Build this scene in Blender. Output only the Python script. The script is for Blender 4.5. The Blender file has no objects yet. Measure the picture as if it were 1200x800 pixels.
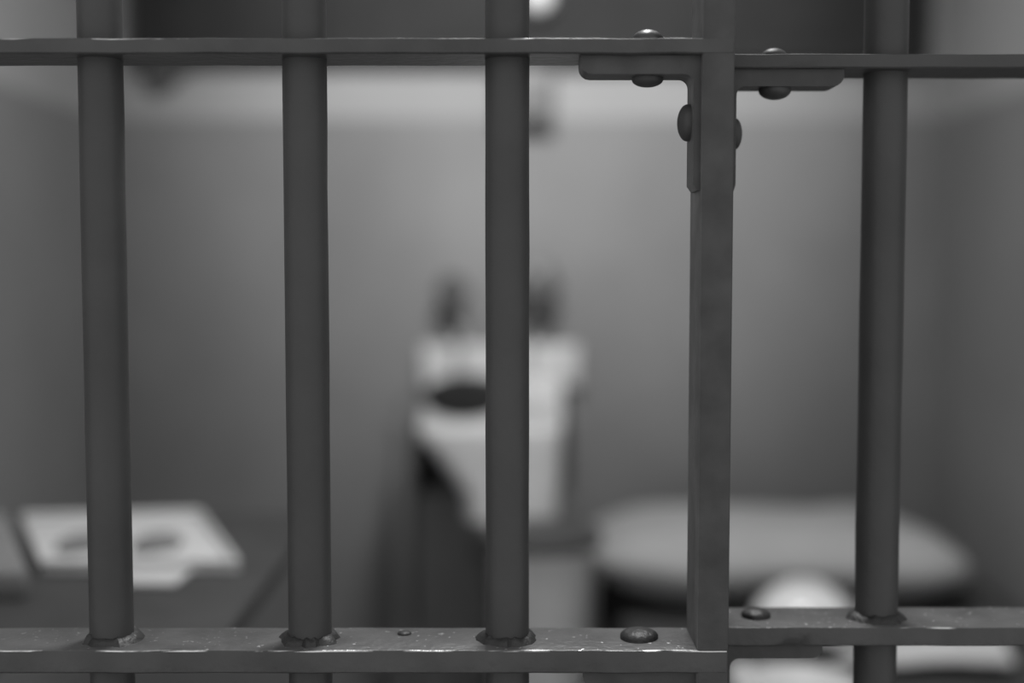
import bpy, bmesh, math, random
from mathutils import Vector, noise
random.seed(4)
S = bpy.context.scene
C = S.collection
# ------------------------------------------------------------------ camera
F = 1500.0                       # focal length in pixels of the 1200x800 frame
CAMZ = 1.15
TILT = math.atan(95 / F)
cam_d = bpy.data.cameras.new('camera'); cam = bpy.data.objects.new('camera', cam_d); C.objects.link(cam)
cam.location = (0, 0, CAMZ); cam.rotation_euler = (math.pi / 2 - TILT, 0, 0)
cam_d.sensor_width = 36; cam_d.lens = F / 1200 * 36; cam_d.clip_start = 0.02
cam_d.dof.use_dof = True; cam_d.dof.focus_distance = 0.825; cam_d.dof.aperture_fstop = 1.6
S.camera = cam
# ------------------------------------------------------------------ world, lights, exposure
w = bpy.data.worlds.new('world'); S.world = w; w.use_nodes = True
w.node_tree.nodes['Background'].inputs[0].default_value = (.78, .78, .78, 1)
w.node_tree.nodes['Background'].inputs[1].default_value = 1.0
def lamp(name, kind, loc, target, energy, **kw):
    d = bpy.data.lights.new(name, kind); o = bpy.data.objects.new(name, d); C.objects.link(o)
    o.location = loc; o.rotation_euler = (Vector(target) - Vector(loc)).to_track_quat('-Z', 'Y').to_euler()
    d.energy = energy
    for k, v in kw.items(): setattr(d, k, v)
    return o
lamp('wall_spot', 'SPOT', (.06, 1.35, 2.30), (.02, 3.0, 1.60), 165, spot_size=math.radians(61), spot_blend=1.0, shadow_soft_size=.10)
lamp('ceiling_lamp', 'AREA', (.12, 1.45, 2.36), (.12, 1.45, 0), 22, size=.35)
S.view_settings.view_transform = 'Standard'; S.view_settings.look = 'None'
S.view_settings.exposure = 0; S.view_settings.gamma = 1; S.view_settings.use_curve_mapping = False

# ------------------------------------------------------------------ helpers
def ray(px, py):
    x = (px - 600) / F; u = (400 - py) / F; c, s = math.cos(TILT), math.sin(TILT)
    return Vector((x, c + u * s, -s + u * c))
def P(px, py, Y):                # the point seen at a pixel, at distance Y into the room
    r = ray(px, py); r = r * (Y / r.y); return Vector((r.x, Y, CAMZ + r.z))
def G(px, py, z):                # the point seen at a pixel, on the level z
    r = ray(px, py); r = r * ((z - CAMZ) / r.z); return Vector((r.x, r.y, z))

def mat(name, g, rough=.6, metal=0, noise_amt=0, scale=8, bump=0, bscale=60, spec=.5, chips=None, side=None):
    m = bpy.data.materials.new(name); m.use_nodes = True
    nt = m.node_tree; N = nt.nodes; L = nt.links; b = N['Principled BSDF']
    b.inputs['Roughness'].default_value = rough; b.inputs['Metallic'].default_value = metal
    b.inputs['Specular IOR Level'].default_value = spec
    b.inputs['Base Color'].default_value = (g, g, g, 1)
    tc = N.new('ShaderNodeTexCoord')
    if noise_amt or chips:
        n = N.new('ShaderNodeTexNoise'); n.inputs['Scale'].default_value = scale; n.inputs['Detail'].default_value = 6
        L.new(tc.outputs['Object'], n.inputs['Vector'])
        r = N.new('ShaderNodeValToRGB'); a0 = g * (1 - noise_amt); a1 = g * (1 + noise_amt)
        r.color_ramp.elements[0].position = .3; r.color_ramp.elements[0].color = (a0, a0, a0, 1)
        r.color_ramp.elements[1].position = .7; r.color_ramp.elements[1].color = (a1, a1, a1, 1)
        L.new(n.outputs['Fac'], r.inputs['Fac']); col = r.outputs['Color']
        if chips:                # bare worn metal where the paint is chipped
            cg, cs, thr = chips
            n2 = N.new('ShaderNodeTexNoise'); n2.inputs['Scale'].default_value = cs; n2.inputs['Detail'].default_value = 3
            L.new(tc.outputs['Object'], n2.inputs['Vector'])
            r2 = N.new('ShaderNodeValToRGB'); r2.color_ramp.elements[0].position = thr; r2.color_ramp.elements[1].position = thr + .03
            L.new(n2.outputs['Fac'], r2.inputs['Fac'])
            mx = N.new('ShaderNodeMix'); mx.data_type = 'RGBA'
            L.new(r2.outputs['Color'], mx.inputs[0]); L.new(col, mx.inputs[6]); mx.inputs[7].default_value = (cg, cg, cg, 1)
            col = mx.outputs[2]
            L.new(r2.outputs['Color'], b.inputs['Metallic'])
        if side:                 # painted light: faces turned one given way get a lighter colour
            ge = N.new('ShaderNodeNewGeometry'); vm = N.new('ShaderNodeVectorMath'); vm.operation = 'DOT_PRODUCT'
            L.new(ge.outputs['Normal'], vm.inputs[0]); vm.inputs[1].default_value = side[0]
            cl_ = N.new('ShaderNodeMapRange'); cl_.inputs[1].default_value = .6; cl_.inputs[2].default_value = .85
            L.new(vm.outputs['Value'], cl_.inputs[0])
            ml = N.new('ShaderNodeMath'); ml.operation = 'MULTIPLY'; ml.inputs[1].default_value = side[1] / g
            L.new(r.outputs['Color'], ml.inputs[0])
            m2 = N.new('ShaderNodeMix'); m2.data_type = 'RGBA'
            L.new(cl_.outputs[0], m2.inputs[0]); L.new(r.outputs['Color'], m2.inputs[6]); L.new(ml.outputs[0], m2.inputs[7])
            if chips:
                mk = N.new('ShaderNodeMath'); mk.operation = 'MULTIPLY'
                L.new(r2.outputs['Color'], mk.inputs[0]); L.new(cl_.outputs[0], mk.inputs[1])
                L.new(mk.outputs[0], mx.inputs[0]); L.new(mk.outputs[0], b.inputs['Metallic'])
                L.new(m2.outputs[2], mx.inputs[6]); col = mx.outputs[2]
                # glint painted along the front upper edge, as stretches of worn bare metal
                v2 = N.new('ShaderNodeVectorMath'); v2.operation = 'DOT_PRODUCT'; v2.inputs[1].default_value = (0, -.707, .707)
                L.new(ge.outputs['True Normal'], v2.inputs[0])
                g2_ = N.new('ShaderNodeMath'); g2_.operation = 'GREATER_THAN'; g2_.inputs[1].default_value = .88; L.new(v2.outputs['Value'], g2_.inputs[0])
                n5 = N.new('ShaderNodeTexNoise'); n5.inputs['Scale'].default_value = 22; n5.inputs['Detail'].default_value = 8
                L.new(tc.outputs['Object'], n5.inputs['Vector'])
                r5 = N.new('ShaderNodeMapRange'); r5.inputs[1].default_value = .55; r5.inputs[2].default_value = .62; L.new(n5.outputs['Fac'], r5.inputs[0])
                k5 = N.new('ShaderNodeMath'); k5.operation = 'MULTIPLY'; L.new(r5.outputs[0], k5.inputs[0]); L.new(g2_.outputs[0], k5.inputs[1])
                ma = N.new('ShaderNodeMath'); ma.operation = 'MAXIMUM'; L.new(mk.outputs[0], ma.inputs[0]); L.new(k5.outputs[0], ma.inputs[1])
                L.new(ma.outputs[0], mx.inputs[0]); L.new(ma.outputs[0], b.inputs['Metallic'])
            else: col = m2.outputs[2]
        L.new(col, b.inputs['Base Color'])
    if bump:
        n3 = N.new('ShaderNodeTexNoise'); n3.inputs['Scale'].default_value = bscale; n3.inputs['Detail'].default_value = 5
        L.new(tc.outputs['Object'], n3.inputs['Vector'])
        bp = N.new('ShaderNodeBump'); bp.inputs['Strength'].default_value = bump; bp.inputs['Distance'].default_value = .002
        L.new(n3.outputs['Fac'], bp.inputs['Height']); L.new(bp.outputs['Normal'], b.inputs['Normal'])
    return m
M = dict(
    paint=mat('dark_gloss_paint', .054, .5, 0, .12, 14, .25, 120, .3),
    railpaint=mat('worn_rail_paint_lit_top', .040, .35, 0, .25, 30, .35, 160, .5, chips=(.6, 230, .675), side=((0, 0, 1), .095)),  # light on the top faces is put into the colour; chips are bare metal
    stile=mat('edge_bar_paint_lit_side', .054, .5, 0, .25, 40, .3, 120, .3, side=((-1, 0, 0), .12)),  # left-facing side coloured lighter, as if lit
    stand=mat('washstand_paint', .17, .6, 0, .1, 10),
    weld=mat('weld', .022, .5, 0, .2, 40, .6, 200),
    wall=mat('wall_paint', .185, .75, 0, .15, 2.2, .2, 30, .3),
    side=mat('side_wall_paint_lit', .27, .75, 0, .07, 3.0, .2, 30, .3), side_upper=mat('upper_side_wall_paint_lit', .44, .75, 0, .05, 3.0, .2, 30, .3),  # cell paint made lighter on the side walls, in place of light
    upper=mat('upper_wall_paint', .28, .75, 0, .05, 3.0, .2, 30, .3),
    floor=mat('concrete', .14, .7, 0, .2, 5, .3, 40),
    ceil=mat('ceiling_paint', .5, .8),
    dark=mat('dark_board', .034, .8, 0, .1, 10, .1, 60, .1),
    darkmetal=mat('dark_metal', .06, .45, 0, .1, 20),
    ceramic=mat('glazed_ceramic', .74, .2, 0, .02, 5),
    splash=mat('glazed_splash_back', .45, .25, 0, .02, 5),
    bowl=mat('basin_bowl_shade', .012, .6, spec=.1),  # shade inside the basin, put into the bowl's colour
    bin=mat('pale_metal', .75, .45, 0, .05, 9),
    linen=mat('white_linen', .62, .9, 0, .05, 6, .5, 25, .1),
    pillow=mat('pillow_ticking', .42, .9, 0, .06, 6, .5, 25, .1),
    blanket=mat('dark_wool', .075, .95, 0, .15, 30, .6, 90, .1),
    enamel=mat('white_enamel', .85, .2),
    wood=mat('dark_wood', .052, .55, 0, .2, 12, .2, 50, .3),
    tray=mat('pale_tray', .62, .4), food=mat('dark_food', .17, .8, 0, .2, 60, .8, 90),
    cloth=mat('grey_cloth', .20, .9, 0, .08, 20, .5, 60, .1),
    paper=mat('paper', .5, .9),
)
glow = bpy.data.materials.new('lit_lamp_glass'); glow.use_nodes = True
gb = glow.node_tree.nodes['Principled BSDF']; gb.inputs['Emission Color'].default_value = (1, 1, 1, 1)
gb.inputs['Emission Strength'].default_value = .38; gb.inputs['Base Color'].default_value = (.5, .5, .5, 1)

def put(name, bm, m, parent=None, smooth=True, sub=0):
    bmesh.ops.recalc_face_normals(bm, faces=bm.faces)
    me = bpy.data.meshes.new(name); bm.to_mesh(me); bm.free()
    o = bpy.data.objects.new(name, me); C.objects.link(o); me.materials.append(M[m] if isinstance(m, str) else m)
    if smooth:
        for p in me.polygons: p.use_smooth = True
        try: me.set_sharp_from_angle(angle=math.radians(40))
        except Exception: pass
    if sub:
        s = o.modifiers.new('sub', 'SUBSURF'); s.levels = s.render_levels = sub
    if parent: o.parent = parent; o.matrix_parent_inverse = parent.matrix_world.inverted() if False else o.matrix_parent_inverse
    return o
def thing(name, label, cat, loc=(0, 0, 0), group=None):
    o = bpy.data.objects.new(name, None); C.objects.link(o); o.location = loc; o.empty_display_size = .05
    o['label'] = label; o['category'] = cat
    if group: o['group'] = group
    return o
def part(name, bm, m, root, **k):      # shapes are drawn in room coordinates, then hung on the thing's base
    bmesh.ops.translate(bm, verts=bm.verts, vec=-Vector(root.location) - (Vector(root.parent.location) if root.parent else Vector()))
    return put(name, bm, m, root, **k)
def tag(o, label, cat, group=None):
    o['label'] = label; o['category'] = cat
    if group: o['group'] = group
    return o
def ground(o):                         # move the origin of a single-mesh thing to the middle of its base
    vs = [v.co for v in o.data.vertices]
    c = Vector(((min(v.x for v in vs) + max(v.x for v in vs)) / 2, (min(v.y for v in vs) + max(v.y for v in vs)) / 2, min(v.z for v in vs)))
    for v in o.data.vertices: v.co -= c
    o.location = c; return o
def struct(name, bm, m, **k):
    o = put(name, bm, m, **k); o['kind'] = 'structure'; return o
def box(bm, a, b, bev=0, seg=2):
    a, b = [min(i, j) for i, j in zip(a, b)], [max(i, j) for i, j in zip(a, b)]
    r = bmesh.ops.create_cube(bm, size=1)
    for v in r['verts']:
        v.co = Vector([a[i] + (v.co[i] + .5) * (b[i] - a[i]) for i in range(3)])
    if bev:
        es = list({e for v in r['verts'] for e in v.link_edges})
        bmesh.ops.bevel(bm, geom=es, offset=bev, segments=seg, profile=.5, affect='EDGES')
    return bm
def lathe(bm, prof, c, n=40, axis='Z', sx=1, sy=1):
    rings = []
    for r, h in prof:
        ring = []
        for k in range(n):
            a = 2 * math.pi * k / n; p = Vector((r * math.cos(a) * sx, r * math.sin(a) * sy, h))
            if axis == 'X': p = Vector((p.z, p.x, p.y))
            if axis == 'Y': p = Vector((p.x, p.z, p.y))
            ring.append(bm.verts.new(Vector(c) + p))
        rings.append(ring)
    for a, b in zip(rings, rings[1:]):
        for k in range(n): bm.faces.new((a[k], a[(k + 1) % n], b[(k + 1) % n], b[k]))
    for rg in (rings[0], rings[-1]):
        try: bm.faces.new(rg)
        except ValueError: pass
    return bm
def prism(bm, pts, z0, z1, bev=0):
    lo = [bm.verts.new((p[0], p[1], z0)) for p in pts]; hi = [bm.verts.new((p[0], p[1], z1)) for p in pts]
    fs = [bm.faces.new(lo), bm.faces.new(hi)]
    for k in range(len(pts)): fs.append(bm.faces.new((lo[k], lo[(k + 1) % len(pts)], hi[(k + 1) % len(pts)], hi[k])))
    bmesh.ops.recalc_face_normals(bm, faces=fs)
    if bev:
        bmesh.ops.bevel(bm, geom=list({e for f in fs for e in f.edges}), offset=bev, segments=3, profile=.5, affect='EDGES')
    return bm
def tube(bm, pts, r, n=12):
    pts = [Vector(p) for p in pts]; rings = []
    for i, p in enumerate(pts):
        d = (pts[min(i + 1, len(pts) - 1)] - pts[max(i - 1, 0)]).normalized()
        u = d.cross(Vector((.31, .17, .93))).normalized(); v = d.cross(u)
        rr = r[i] if isinstance(r, (list, tuple)) else r
        rings.append([bm.verts.new(p + (u * math.cos(2 * math.pi * k / n) + v * math.sin(2 * math.pi * k / n)) * rr) for k in range(n)])
    for a, b in zip(rings, rings[1:]):
        for k in range(n): bm.faces.new((a[k], a[(k + 1) % n], b[(k + 1) % n], b[k]))
    bm.faces.new(rings[0]); bm.faces.new(rings[-1]); return bm
def soft(bm, c, sx, sy, sz, rot=0, seed=0, amp=.012, nu=48, nv=28, e=.35, tilt=0):
    """a stuffed cushion: pinched edges, full middle, slight crumples"""
    def f(v, p): return math.copysign(abs(v) ** p, v)
    rings = []
    for j in range(nv + 1):
        ph = -math.pi / 2 + math.pi * j / nv; ring = []
        for i in range(nu):
            th = 2 * math.pi * i / nu
            p = Vector((f(math.cos(ph), .45) * f(math.cos(th), e * 1.6) * sx / 2, f(math.cos(ph), .45) * f(math.sin(th), e * 1.6) * sy / 2, math.sin(ph) * sz / 2))
            ed = max(abs(p.x) / (sx / 2), abs(p.y) / (sy / 2)); p.z *= 1 - .38 * ed ** 5
            p.z += amp * noise.noise(Vector((p.x * 7 + seed, p.y * 9, seed)))
            p.z += tilt * p.x
            q = Vector((p.x * math.cos(rot) - p.y * math.sin(rot), p.x * math.sin(rot) + p.y * math.cos(rot), p.z))
            ring.append(bm.verts.new(Vector(c) + q))
        rings.append(ring)
    for a, b in zip(rings, rings[1:]):
        for k in range(nu): bm.faces.new((a[k], a[(k + 1) % nu], b[(k + 1) % nu], b[k]))
    bmesh.ops.remove_doubles(bm, verts=bm.verts, dist=1e-5)
    return bm
B = bmesh.new

# ------------------------------------------------------------------ the cell
XL, XR, YB, H, YF = -.955, 1.0, 3.0, 2.40, .92
ZP = P(600, 139, YB).z                      # height of the paint line
struct('floor', box(B(), (XL - .1, -.9, -.08), (XR + .1, YB + .1, 0)), 'floor', smooth=False)
struct('ceiling', box(B(), (XL - .1, .70, H), (XR + .1, YB + .1, H + .1)), 'ceil', smooth=False)
struct('wall_back', box(B(), (XL - .1, YB, 0), (XR + .1, YB + .1, ZP)), 'wall', smooth=False)
struct('wall_back_upper', box(B(), (XL - .1, YB, ZP), (XR + .1, YB + .1, H)), 'upper', smooth=False)
for s, x in (('left', XL), ('right', XR)):
    x2 = x - .1 if s == 'left' else x + .1
    struct('wall_' + s, box(B(), (x, .70, 0), (x2, YB, ZP)), 'side', smooth=False)
    struct('wall_' + s + '_upper', box(B(), (x, .70, ZP), (x2, YB, H)), 'side_upper', smooth=False)

# ------------------------------------------------------------------ the barred gate (near) and the fixed barred panel (one rail deeper)
def zat(py, Y): return P(600, py, Y).z
def bar(root, x, y, z0, z1, r=.0141):
    bm = B(); n = 28; rows = 60; rings = []
    for j in range(rows + 1):
        z = z0 + (z1 - z0) * j / rows; ring = []
        for k in range(n):
            a = 2 * math.pi * k / n; rr = r + .00035 * noise.noise(Vector((math.cos(a) * 1.5 + x * 40, math.sin(a) * 1.5, z * 28)))
            ring.append(bm.verts.new((x + rr * math.cos(a), y + rr * math.sin(a), z)))
        rings.append(ring)
    for a, b in zip(rings, rings[1:]):
        for k in range(n): bm.faces.new((a[k], a[(k + 1) % n], b[(k + 1) % n], b[k]))
    bm.faces.new(rings[0]); bm.faces.new(rings[-1])
    return part('vertical_bar', bm, 'paint', root)
def weld(parent, x, y, z, r=.0141, seed=0):    # lumpy bead where a bar meets a rail
    bm = B(); n = 36; rings = []
    for rr0, h0 in ((r * .9, .0045), (r + .0012, .0042), (r + .0035, .0022), (r + .0055, -.0006)):
        ring = []
        for k in range(n):
            a = 2 * math.pi * k / n; q = noise.noise(Vector((math.cos(a) * 2.2 + seed, math.sin(a) * 2.2, seed * 1.7)))
            q2 = noise.noise(Vector((math.cos(a) * 6 + seed, math.sin(a) * 6, 3)))
            rr = rr0 + (rr0 - r * .9) * (.8 * q + .4 * q2)
            ring.append(bm.verts.new((x + rr * math.cos(a), y + rr * math.sin(a), z + h0 * (1 + .5 * q2))))
        rings.append(ring)
    for a, b in zip(rings, rings[1:]):
        for k in range(n): bm.faces.new((a[k], a[(k + 1) % n], b[(k + 1) % n], b[k]))
    return part('weld_bead', bm, 'weld', parent)
def dome(parent, c, r, h, d, m='paint', seed=0):      # rivet head standing on a face; d = outward axis
    bm = B(); prof = [(r, -.001), (r, r * .12)] + [(r * math.cos(t), r * .12 + (h - r * .12) * math.sin(t)) for t in [math.pi / 2 * k / 8 for k in range(1, 8)]] + [(r * .05, h)]
    sg = 1 if d[1] == '+' else -1
    lathe(bm, [(a, b * sg) for a, b in prof], c, 28, d[0])
    return part('rivet_head', bm, m, parent)
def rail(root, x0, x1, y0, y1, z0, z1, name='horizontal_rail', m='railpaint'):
    bm = B(); n = 90; prof = []
    b = .0009
    sec = [(y0, z0 + b), (y0, z1 - b), (y0 + b * .35, z1 - b * .3), (y0 + b, z1), (y1 - b, z1), (y1, z1 - b), (y1, z0 + b), (y1 - b, z0), (y0 + b, z0)]
    rings = []
    for i in range(n + 1):
        x = x0 + (x1 - x0) * i / n
        rings.append([bm.verts.new((x, y + .0004 * noise.noise(Vector((x * 60, k, 1))), z + .0005 * noise.noise(Vector((x * 35, y * 5, 7))))) for k, (y, z) in enumerate(sec)])
    for a, c in zip(rings, rings[1:]):
        for k in range(len(sec)): bm.faces.new((a[k], a[(k + 1) % len(sec)], c[(k + 1) % len(sec)], c[k]))
    bm.faces.new(rings[0]); bm.faces.new(rings[-1])
    return part(name, bm, m, root)
def bracket(root, x_corner, x_end, yA, yB, z_rail, t, tv, z_end, sgn, side):
    """L-shaped corner bracket: one leg under (or over) the rail, the other along the stile.
    side +1: the rail leg runs towards +X.  sgn -1: bracket hangs under its rail"""
    rc = .006; o = []
    X = lambda u: x_corner + side * u          # u grows away from the stile
    Z = lambda v: z_rail + sgn * v             # v grows away from the rail
    L = abs(x_end - x_corner); Hh = abs(z_end - z_rail)
    e = .007
    o += [(0, 0), (L, 0), (L, t - e)]
    o += [(L - e + e * math.cos(a), t - e + e * math.sin(a)) for a in [math.pi / 8 * k for k in range(1, 5)]]
    o += [(tv + rc - rc * math.sin(a), t + rc - rc * math.cos(a)) for a in [math.pi / 12 * k for k in range(0, 7)]]
    o += [(tv, Hh - .004), (tv - .004 if tv > .006 else tv * .4, Hh), (0, Hh)]
    bm = B(); lo = [bm.verts.new((X(u), yA, Z(v))) for u, v in o]; hi = [bm.verts.new((X(u), yB, Z(v))) for u, v in o]
    bm.faces.new(lo); bm.faces.new(hi)
    for k in range(len(o)): bm.faces.new((lo[k], lo[(k + 1) % len(o)], hi[(k + 1) % len(o)], hi[k]))
    bmesh.ops.recalc_face_normals(bm, faces=bm.faces)
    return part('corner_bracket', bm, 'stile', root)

T = .051
y0, y1 = .80, .80 + T                         # near gate
z_ut, z_ub = zat(44.5, y0), zat(77.5, y1)     # upper rail: front top edge, back lower edge
z_lt, z_lb = zat(762, y0), zat(789, y0)       # lower rail
gate = thing('barred_gate', 'near dark steel barred gate on the left, three round bars and a flat edge bar', 'barred gate', (-.4, y0 + T / 2, 0))
xs0, xs1 = (821 - 600) * y0 / F, (858 - 600) * y0 / F
ZT = 2.36
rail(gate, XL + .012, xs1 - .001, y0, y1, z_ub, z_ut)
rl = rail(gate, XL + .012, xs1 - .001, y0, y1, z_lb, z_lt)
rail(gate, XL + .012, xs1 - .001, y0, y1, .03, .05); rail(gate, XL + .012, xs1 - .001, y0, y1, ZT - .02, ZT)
st = rail(gate, 0, 1, 0, 1, 0, 1, 'edge_bar', 'paint'); bpy.data.objects.remove(st)
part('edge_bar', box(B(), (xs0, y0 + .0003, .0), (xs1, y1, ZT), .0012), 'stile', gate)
part('edge_bar', box(B(), (XL + .004, y0 + .0003, .0), (XL + .022, y1, ZT), .0012), 'paint', gate)
xb = [-.2605 + .1263 * k for k in range(3)]
xb = [(123 - 600) * .825 / F, (359.5 - 600) * .825 / F, (594.5 - 600) * .825 / F]
for k in range(1, 6):
    x = xb[0] - .1295 * k
    if x > XL + .05: xb.append(x)
for i, x in enumerate(xb):
    bar(gate, x, y0 + T / 2, .04, ZT - .01)
    if i < 3:
        weld(rl, x, y0 + T / 2, z_lt, seed=i * 3.7 + 1)
# its corner brackets
yA, yM = y0 + .006, y0 + .034
zbb = zat(94, yM); xl0 = (677 - 600) * yM / F; xvl = (803.5 - 600) * yM / F
br = bracket(gate, xs0, xl0, yA, yM, z_ub, z_ub - zbb, xs0 - xvl, zat(226, yM), -1, -1)
xr = (757 - 600) * .823 / F
dome(br, (xr, .823, z_ub - (z_ub - zbb)), .0100, .0060, 'Z-')
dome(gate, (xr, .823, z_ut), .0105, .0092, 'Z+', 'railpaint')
zs = zat(144, .823)
dome(br, (xvl, .823, zs), .0118, .0078, 'X-')
br2 = bracket(gate, xs0, (682 - 600) * yM / F, yA, yM, z_lb, z_ub - zbb, xs0 - xvl, z_lb - .085, -1, -1)
dome(rl, ((752 - 600) * .825 / F, .828, z_lt), .0125, .0062, 'Z+', 'weld')
dome(rl, ((470 - 600) * .825 / F, .836, z_lt), .0046, .0022, 'Z+', 'weld')
dome(br2, (((752 - 600) * .825 / F), .823, z_lb - (z_ub - zbb)), .010, .006, 'Z-')
# fixed panel
w0, w1 = y1 + .001, y1 + .001 + T
v_ut, v_ub = zat(63, w0), zat(92.5, w1)
v_lt, v_lb = zat(735, w0), zat(757, w0)
pan = thing('barred_partition', 'dark steel barred partition on the right, set back behind the near gate', 'barred partition', (.55, w0 + T / 2, 0))
rx1 = (860.5 - 600) * (w0 + .004) / F; px1 = (858 - 600) * w0 / F; tv2 = rx1 - px1; px0 = px1 - .018
rail(pan, px0, XR - .012, w0, w1, v_ub, v_ut, m='paint')
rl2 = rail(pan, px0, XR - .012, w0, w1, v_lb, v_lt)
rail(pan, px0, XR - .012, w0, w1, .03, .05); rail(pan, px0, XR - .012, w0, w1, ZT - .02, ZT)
part('edge_bar', box(B(), (px0, w0, 0), (px1, w1, ZT), .0012), 'paint', pan)
part('edge_bar', box(B(), (XR - .022, w0, 0), (XR - .004, w1, ZT), .0012), 'paint', pan)
x = (1033 - 600) * (w0 + T / 2) / F; first = True
while x < XR - .06:
    bar(pan, x, w0 + T / 2, .04, ZT - .01, .0147)
    if first: weld(rl2, x, w0 + T / 2, v_lt, .0147, 9.1)
    first = False; x += .1295
yA2, yM2 = w0 + .004, w0 + .03
vbb = zat(107, yM2)
b3 = bracket(pan, px1, (985 - 600) * yA2 / F, yA2, yM2, v_ub, v_ub - vbb, tv2, zat(226, yM2), -1, 1)
dome(b3, ((904 - 600) * .87 / F, .868, vbb), .0108, .0075, 'Z-')
dome(pan, ((904 - 600) * .87 / F, .872, v_ut), .0088, .0068, 'Z+')
dome(b3, (rx1, .868, zat(157, .868)), .0105, .0058, 'X+')
b4 = bracket(pan, px1, (970 - 600) * yA2 / F, yA2, yM2, v_lb, v_lb - zat(772, yA2), tv2, v_lb - .09, -1, 1)
dome(rl2, ((893 - 600) * .872 / F, .880, v_lt), .0102, .0058, 'Z+', 'weld')

# ------------------------------------------------------------------ high shutter on the back wall, lamp, switch box
def xat(px, Y): return (px - 600) * Y / F
Ys = YB - .05
sh = thing('window_shutter', 'long dark closed shutter high across the back wall, reaching past the top rail', 'shutter', (0, YB - .025, zat(72, Ys)))
zb0 = zat(72, Ys); zt0 = zb0 + .42; xa, xc = xat(158, Ys), xat(1082, Ys)
part('shutter_board', box(B(), (xa + .01, YB - .035, zb0 + .01), (xc - .01, YB - .001, zt0 - .01), .003), 'dark', sh)
for a, b in (((xa, zb0), (xc, zb0 + .035)), ((xa, zt0 - .035), (xc, zt0)), ((xa, zb0 + .0352), (xa + .035, zt0 - .0352)), ((xc - .035, zb0 + .0352), (xc, zt0 - .0352))):
    part('shutter_frame', box(B(), (a[0], YB - .05, a[1]), (b[0], YB - .001, b[1]), .004), 'dark', sh)
for k in range(1, 4):
    xx = xa + (xc - xa) * k / 4
    part('batten', box(B(), (xx - .015, YB - .047, zb0 + .036), (xx + .015, YB - .0345, zt0 - .036), .002), 'dark', sh)
cl = P(196, 88, YB - .03)
lt = thing('window_catch', 'dark triangular metal catch below the left end of the long shutter', 'catch', (cl.x, YB - .02, cl.z))
bm = B(); f = [bm.verts.new((cl.x + dx, YB - .045, cl.z + dz)) for dx, dz in ((-.062, .027), (.07, .027), (.03, -.004), (.004, -.026), (-.02, -.026))]
r = bmesh.ops.extrude_face_region(bm, geom=[bm.faces.new(f)])
for v in r['geom']:
    if isinstance(v, bmesh.types.BMVert): v.co.y += .044
bmesh.ops.recalc_face_normals(bm, faces=bm.faces)
part('catch_plate', bm, 'darkmetal', lt, smooth=False)
dome(lt, (cl.x, YB - .045, cl.z + .008), .008, .008, 'Y-', 'darkmetal').name = 'screw_head'
lc = P(630, -4, YB - .06)
lp = thing('bulkhead_lamp', 'small round lit lamp on the long dark shutter, beside the middle bar', 'lamp', (lc.x, YB - .05, lc.z))
part('lamp_base', lathe(B(), [(.044, 0), (.044, -.02), (.036, -.024)], (lc.x, YB - .0475, lc.z), 32, 'Y'), 'darkmetal', lp)
part('lamp_glass', lathe(B(), [(.034 * math.cos(t), -.0245 - .03 * math.sin(t)) for t in [math.pi / 2 * k / 8 for k in range(8)]] + [(.002, -.055)], (lc.x, YB - .0475, lc.z), 32, 'Y'), glow, lp)
a, b = P(580, 78, YB - .04), P(650, 150, YB - .04)
sb = thing('switch_box', 'dark metal switch box on the back wall under the long shutter, behind the middle bar', 'switch box', ((a.x + b.x) / 2, YB - .02, b.z))
part('box_body', box(B(), (a.x, YB - .045, b.z), (b.x, YB - .001, a.z), .006), mat('grey_box_paint', .10, .5), sb)
part('switch_knob', box(B(), ((a.x + b.x) / 2 - .012, YB - .06, b.z + .01), ((a.x + b.x) / 2 + .052, YB - .0455, b.z + .04), .004), 'darkmetal', sb)

# ------------------------------------------------------------------ washbasin, washstand, taps
zr = CAMZ - .262; bx0, bx1, by0, by1 = -.197, .116, 2.30, 2.93
def rrect(x0, x1, ya, yb, r, n=8):
    pts = []
    for cx, cy, a0 in ((x1 - r, yb - r, 0), (x0 + r, yb - r, 90), (x0 + r, ya + r, 180), (x1 - r, ya + r, 270)):
        for k in range(n + 1):
            a = math.radians(a0 + 90 * k / n); pts.append((cx + r * math.cos(a), cy + r * math.sin(a)))
    return pts
wb = thing('wash_basin', 'white ceramic wash basin with shade-dark oval bowl and tall tapering front', 'wash basin', ((bx0 + bx1) / 2, 2.75, zr - .25))
bm = B(); rings = []
zbt = zat(614, by0)
for t, sx0, sx1, yy in ((0, bx0 + .006, bx1 - .006, by0 + .005), (.02, bx0, bx1, by0), (.10, bx0, bx1, by0), (.2, bx0 + .025, bx1 - .002, by0 + .004), (.45, bx0 + .07, bx1 - .004, by0 + .008), (.75, bx0 + .092, bx1 - .008, by0 + .01), (1, bx0 + .102, bx1 - .012, by0 + .012)):
    z = zr - (zr - zbt) * t
    rings.append([bm.verts.new((p[0], p[1], z)) for p in rrect(sx0, sx1, yy, by1, .045)])
for p, q in zip(rings, rings[1:]):
    for k in range(len(p)): bm.faces.new((p[k], p[(k + 1) % len(p)], q[(k + 1) % len(q)], q[k]))
bm.faces.new(rings[-1])
ec, erx, ery = (-.101, 2.655), .094, .25
ov = [bm.verts.new((ec[0] + erx * math.cos(2 * math.pi * k / 40), ec[1] + ery * math.sin(2 * math.pi * k / 40), zr)) for k in range(40)]
oe = [bm.edges.new((ov[k], ov[(k + 1) % 40])) for k in range(40)]
te = [bm.edges.get((rings[0][k], rings[0][(k + 1) % len(rings[0])])) for k in range(len(rings[0]))]
bmesh.ops.triangle_fill(bm, use_beauty=True, use_dissolve=False, edges=oe + te)
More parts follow.
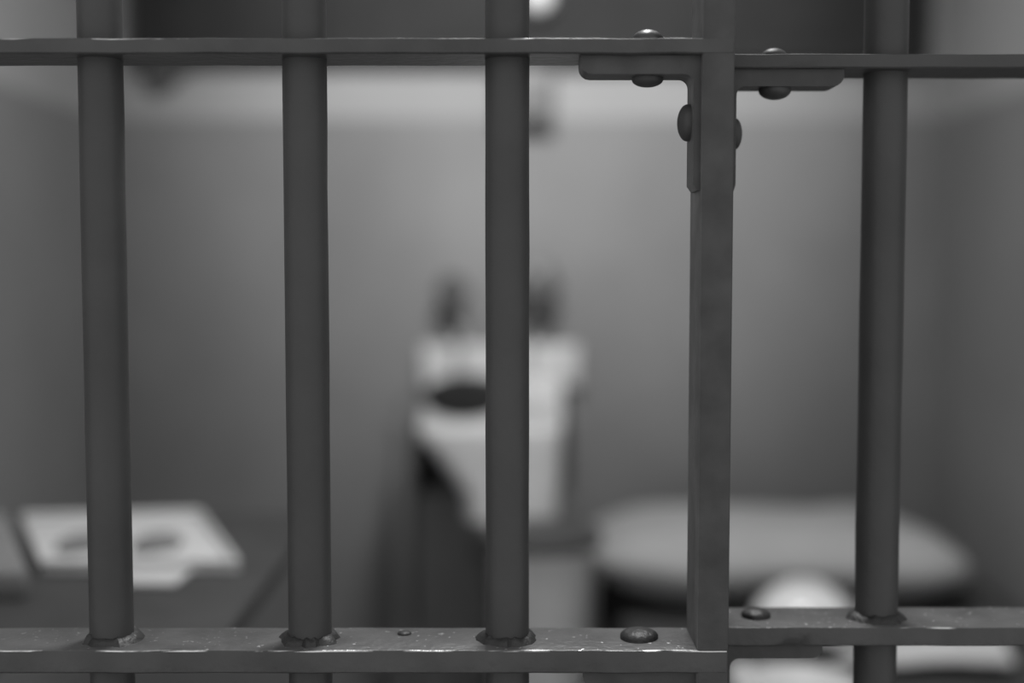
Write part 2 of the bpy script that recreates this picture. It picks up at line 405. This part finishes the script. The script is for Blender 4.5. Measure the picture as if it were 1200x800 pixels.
def slope(bm):
    for v in bm.verts:
        v.co.x += (-.035 - v.co.x) * .16 * max(0, by1 - v.co.y) / (by1 - by0)
        if v.co.z > zr - .13: v.co.z -= .07 * max(0, by1 - v.co.y)
slope(bm)
part('basin_body', bm, 'ceramic', wb)
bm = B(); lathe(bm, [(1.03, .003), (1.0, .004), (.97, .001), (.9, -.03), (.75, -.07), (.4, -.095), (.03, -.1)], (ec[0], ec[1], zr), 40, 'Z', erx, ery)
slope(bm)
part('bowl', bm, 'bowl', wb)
za = zat(403, 2.95)
part('splash_back', prism(B(), [(xat(493, 2.95), 2.932), (xat(679, 2.95), 2.932), (xat(679, 2.95), 2.962), (xat(493, 2.95), 2.962)], zr - .03, za, .008), 'splash', wb)
part('drain_plug', lathe(B(), [(.016, 0), (.016, .004), (.004, .007), (.004, .012)], (ec[0], ec[1], zr - .121), 20), 'darkmetal', wb)
ws = thing('washstand', 'dark painted stand that holds the white wash basin between its sides', 'washstand', (-.03, 2.79, 0))
fy = 2.62
part('back_panel', box(B(), (-.255, 2.966, 0), (.15, 2.998, zr - .04)), 'stand', ws, smooth=False)
part('side_panel', box(B(), (-.25, fy, 0), (bx0 - .004, 2.964, zat(492, fy)), .02, 4), 'stand', ws)
part('side_panel', box(B(), (bx1 + .004, fy, 0), (.142, 2.964, zat(485, fy)), .02, 4), 'stand', ws)
part('base_cabinet', box(B(), (bx0 - .003, fy + .002, .02), (bx1 + .003, 2.964, zbt - .004), .004), 'stand', ws)
for s, c0 in ((-1, bx0 + .004), (1, (bx0 + bx1) / 2 + .003)):
    d = part('cabinet_door', box(B(), (c0, fy - .014, .04), (c0 + (bx1 - bx0) / 2 - .01, fy + .0015, zbt - .03), .003), 'stand', ws)
    hx = (bx0 + bx1) / 2 - s * -.03
    lathe_bm = lathe(B(), [(.005, 0), (.005, -.012), (.011, -.016), (.009, -.024)], (hx, fy - .0135, zbt - .12), 16, 'Y')
    bmesh.ops.translate(lathe_bm, verts=lathe_bm.verts, vec=-Vector(ws.location)); k_ = put('door_knob', lathe_bm, 'darkmetal', d)
def tap(px, py, R, label):
    c = P(px, py, 2.93)
    t = thing('wall_tap', label, 'tap', (c.x, YB - .03, c.z), 'taps over the wash basin')
    part('wall_flange', lathe(B(), [(R * .9, 0), (R * .9, -.008), (R * .5, -.014)], (c.x, YB - .001, c.z), 28, 'Y'), 'darkmetal', t)
    part('stem', lathe(B(), [(R * .42, 0), (R * .42, -.05)], (c.x, YB - .012, c.z), 20, 'Y'), 'darkmetal', t)
    bm = B()
    n = 48; pr = []
    for yy, k in ((-.062, .86), (-.068, 1), (-.082, 1), (-.09, .8)):
        pr.append([bm.verts.new((c.x + R * k * (1 + .07 * math.cos(6 * a)) * math.cos(a), YB + yy, c.z + R * k * (1 + .07 * math.cos(6 * a)) * math.sin(a) * 1.12)) for a in [2 * math.pi * i / n for i in range(n)]])
    for p, q in zip(pr, pr[1:]):
        for k in range(n): bm.faces.new((p[k], p[(k + 1) % n], q[(k + 1) % n], q[k]))
    bm.faces.new(pr[0]); bm.faces.new(pr[-1])
    part('tap_handle', bm, 'darkmetal', t)
    zz = za + .035
    part('spout', tube(B(), [(c.x, YB - .035, c.z - R * .4), (c.x, YB - .04, zz + .01), (c.x + (.02 if px < 600 else -.02), YB - .08, zz), (c.x + (.02 if px < 600 else -.02), YB - .15, zz - .012), (c.x + (.02 if px < 600 else -.02), YB - .165, zz - .03)],   .0065), mat('dull_brass_grey', .32, .4), t)
    return t
tap(530, 342, .036, 'smaller dark wall tap left of the middle bar, over the wash basin')
tap(630, 336, .050, 'larger dark wall tap just right of the middle bar, over the wash basin')

# ------------------------------------------------------------------ waste bin
bnx, bny = .050, 2.165
zl1 = zat(622, bny - .05); zl0 = zat(652, bny - .1)
bn = thing('waste_bin', 'pale tall round bin with a dark lid, between the washstand and the bed', 'bin', (bnx, bny, 0))
part('bin_body', lathe(B(), [(.07, 0), (.074, .004), (.084, zl0 - .012), (.088, zl0 - .006), (.086, zl0)], (bnx, bny, 0), 48), 'bin', bn)
ld = part('bin_lid', lathe(B(), [(.102, zl0 + .001), (.106, zl0 + .005), (.105, zl0 + .02), (.09, zl1 - .006), (.03, zl1), (.004, zl1 + .001)], (bnx, bny, 0), 48), 'darkmetal', bn)

# ------------------------------------------------------------------ bed, blanket, pillow
ZBED = .50; b0, b1, c0, c1 = .20, .985, 1.25, 2.96
bed = thing('prison_cot', 'narrow metal cot along the right wall under a dark blanket', 'bed', ((b0 + b1) / 2, (c0 + c1) / 2, 0))
part('bed_frame', box(B(), (b0 + .01, c0 + .01, .30), (b1 - .01, c1 - .01, .345), .006), 'darkmetal', bed)
for xx in (b0 + .03, b1 - .03):
    for yy in (c0 + .03, c1 - .03):
        part('leg', lathe(B(), [(.02, 0), (.02, .01), (.015, .014), (.015, .302)], (xx, yy, 0), 16), 'darkmetal', bed)
part('mattress', box(B(), (b0 + .02, c0 + .02, .345), (b1 - .015, c1 - .02, .47), .03, 4), 'linen', bed)
bm = B(); nx, ny = 44, 80; hx = (b1 - b0) / 2; grid = []
for j in range(ny + 1):
    row = []
    for i in range(nx + 1):
        u = -1.28 + 2.28 * i / nx                         # hangs down only on the open side
        xx = (b0 + b1) / 2 + u * hx; yy = c0 + .0 + (c1 - c0 - .03) * j / ny
        n_ = noise.noise(Vector((xx * 6, yy * 4, 2)))
        z = ZBED - .022 + .008 * n_
        if u < -.96:
            s = (-.96 - u) * hx; z = ZBED - .022 - .9 * s + .004 * n_; xx = b0 + .014 - .012 * (1 - math.exp(-s * 40)) + .008 * math.sin(yy * 22) * min(1, s * 12)
        if u > .97: z -= .01
        row.append(bm.verts.new((min(xx, b1 - .006), yy, z)))
    grid.append(row)
for j in range(ny):
    for i in range(nx): bm.faces.new((grid[j][i], grid[j][i + 1], grid[j + 1][i + 1], grid[j + 1][i]))
o = put('blanket', bm, 'blanket'); so = o.modifiers.new('thick', 'SOLIDIFY'); so.thickness = .009; so.offset = 1
ground(o)
tag(o, 'dark wool blanket spread over the cot on the right', 'blanket')
pl = put('pillow', soft(B(), (.505, 2.495, ZBED + .078), .73, .37, .152, rot=.05, seed=3, tilt=-.02, e=.22), 'pillow')
ground(pl); tag(pl, 'long pale pillow lying across the far end of the cot', 'pillow')

# things on the near half of the bed
g = G(942, 750, ZBED)
bm = B(); nx, ny = 50, 26; grid = []
q = [G(1040, 744, ZBED + .006), G(1165, 732, ZBED + .006), G(1190, 783, ZBED + .006), G(974, 780, ZBED + .006)]
for j in range(ny + 1):
    row = []
    for i in range(nx + 1):
        u, v = i / nx, j / ny
        p = (q[0] * (1 - u) + q[1] * u) * (1 - v) + (q[3] * (1 - u) + q[2] * u) * v
        p.x = min(p.x, .97); p.y += .012 * noise.noise(Vector((u * 6, v * 2, 4)))
        p.z += .008 + .012 * noise.noise(Vector((p.x * 9, p.y * 14, 5))) + .018 * math.exp(-((v - .35 - .1 * u) / .07) ** 2) * min(1, max(0, u - .45) * 4)
        row.append(bm.verts.new(p))
    grid.append(row)
for j in range(ny):
    for i in range(nx): bm.faces.new((grid[j][i], grid[j][i + 1], grid[j + 1][i + 1], grid[j + 1][i]))
tw = put('towel', bm, 'linen'); so = tw.modifiers.new('thick', 'SOLIDIFY'); so.thickness = .008; so.offset = 0
ground(tw); tag(tw, 'rumpled white towel on the near part of the cot, below the right lower rail', 'towel')
bwl = thing('enamel_bowl', 'bright white upturned bowl on the cot, half hidden by the right lower rail', 'bowl', (g.x, g.y, ZBED))
hb = zat(684, g.y) - ZBED
part('bowl_shell', lathe(B(), [(.092, .022), (.088, .045), (.072, hb * .72), (.048, hb * .92), (.036, hb * .96), (.034, hb), (.004, hb)], (g.x, g.y, ZBED), 48), 'enamel', bwl)
part('bowl_rim', lathe(B(), [(.093, .012), (.098, .014), (.098, .022), (.092, .024)], (g.x, g.y, ZBED), 48), 'darkmetal', bwl)
g2 = G(938, 808, ZBED + .03)
pt = thing('enamel_plate', 'white round plate in front of the upturned bowl, at the bottom edge of the picture', 'plate', (g2.x, g2.y, ZBED + .02))
part('plate_dish', lathe(B(), [(.004, .002), (.05, .0), (.062, .012), (.083, .018), (.083, .021), (.061, .016), (.049, .004), (.004, .006)], (g2.x, g2.y, ZBED + .022), 48), 'tray', pt)

# ------------------------------------------------------------------ table on the left with the meal tray
ZTB = .78
tb = thing('wall_table', 'dark fold-down table fixed to the left wall', 'table', (-.62, 1.55, ZTB - .45))
part('tabletop', box(B(), (XL + .002, 1.24, ZTB - .022), (-.285, 1.86, ZTB), .004), 'wood', tb)
for yy in (1.34, 1.78):
    part('brace', tube(B(), [(XL + .03, yy, ZTB - .42), (XL + .36, yy, ZTB - .03)], .011), 'wood', tb)
    part('wall_cleat', box(B(), (XL + .002, yy - .016, ZTB - .10), (XL + .05, yy + .016, ZTB - .029), .003), 'wood', tb)
zt = ZTB + .006
cs = [G(47, 668, zt), G(281, 666, zt), G(236, 606, zt), G(24, 611, zt)]
tr = thing('meal_tray', 'white slanted meal tray with two dark oval helpings on the left table', 'tray', tuple(sum((c for c in cs), Vector()) / 4 - Vector((0, 0, .006))))
cen = sum((c for c in cs), Vector()) / 4
part('tray_base', prism(B(), [(c.x, c.y) for c in cs], ZTB + .001, ZTB + .009, .003), 'tray', tr)
bm = B()
for k in range(4):
    p, q_ = cs[k], cs[(k + 1) % 4]; pi, qi = p.lerp(cen, .05), q_.lerp(cen, .05)
    prism(bm, [(p.x, p.y), (q_.x, q_.y), (qi.x, qi.y), (pi.x, pi.y)], ZTB + .0092, ZTB + .018, .002)
part('tray_rim', bm, 'tray', tr)
for px, py in ((97, 637), (184, 637)):
    c = G(px, py, ZTB + .012)
    part('food_helping', lathe(B(), [(1.0, 0), (.95, .006), (.7, .011), (.3, .013), (.02, .0135)], (c.x, c.y, ZTB + .0092), 32, 'Z', .031, .048), 'food', tr)
cc = [G(-60, 684, ZTB + .02), G(34, 682, ZTB + .02), G(10, 612, ZTB + .02), G(-60, 612, ZTB + .02)]
fc = put('folded_cloth', prism(B(), [(c.x, c.y) for c in cc], ZTB + .001, ZTB + .035, .008), 'cloth'); ground(fc)
tag(fc, 'grey folded cloth at the left edge of the picture beside the meal tray', 'cloth')
cc = [G(118, 688, ZTB), G(205, 689, ZTB), G(225, 672, ZTB), G(118, 672, ZTB)]
nk = put('paper_napkin', prism(B(), [(c.x, c.y) for c in cc], ZTB + .001, ZTB + .006, .0015), 'paper'); ground(nk)
tag(nk, 'small pale paper napkin just in front of the meal tray', 'napkin')

ra, rb = G(866, 786, ZBED + .02), G(888, 830, ZBED + .02)
rc_ = put('rolled_cloth', tube(B(), [ra.lerp(rb, t) for t in (0, .04, .12, .3, .5, .7, .88, .96, 1)], [.008, .016, .021, .022, .021, .022, .021, .016, .008], 20), 'linen'); ground(rc_)
tag(rc_, 'small white rolled cloth left of the plate at the bottom edge', 'cloth')
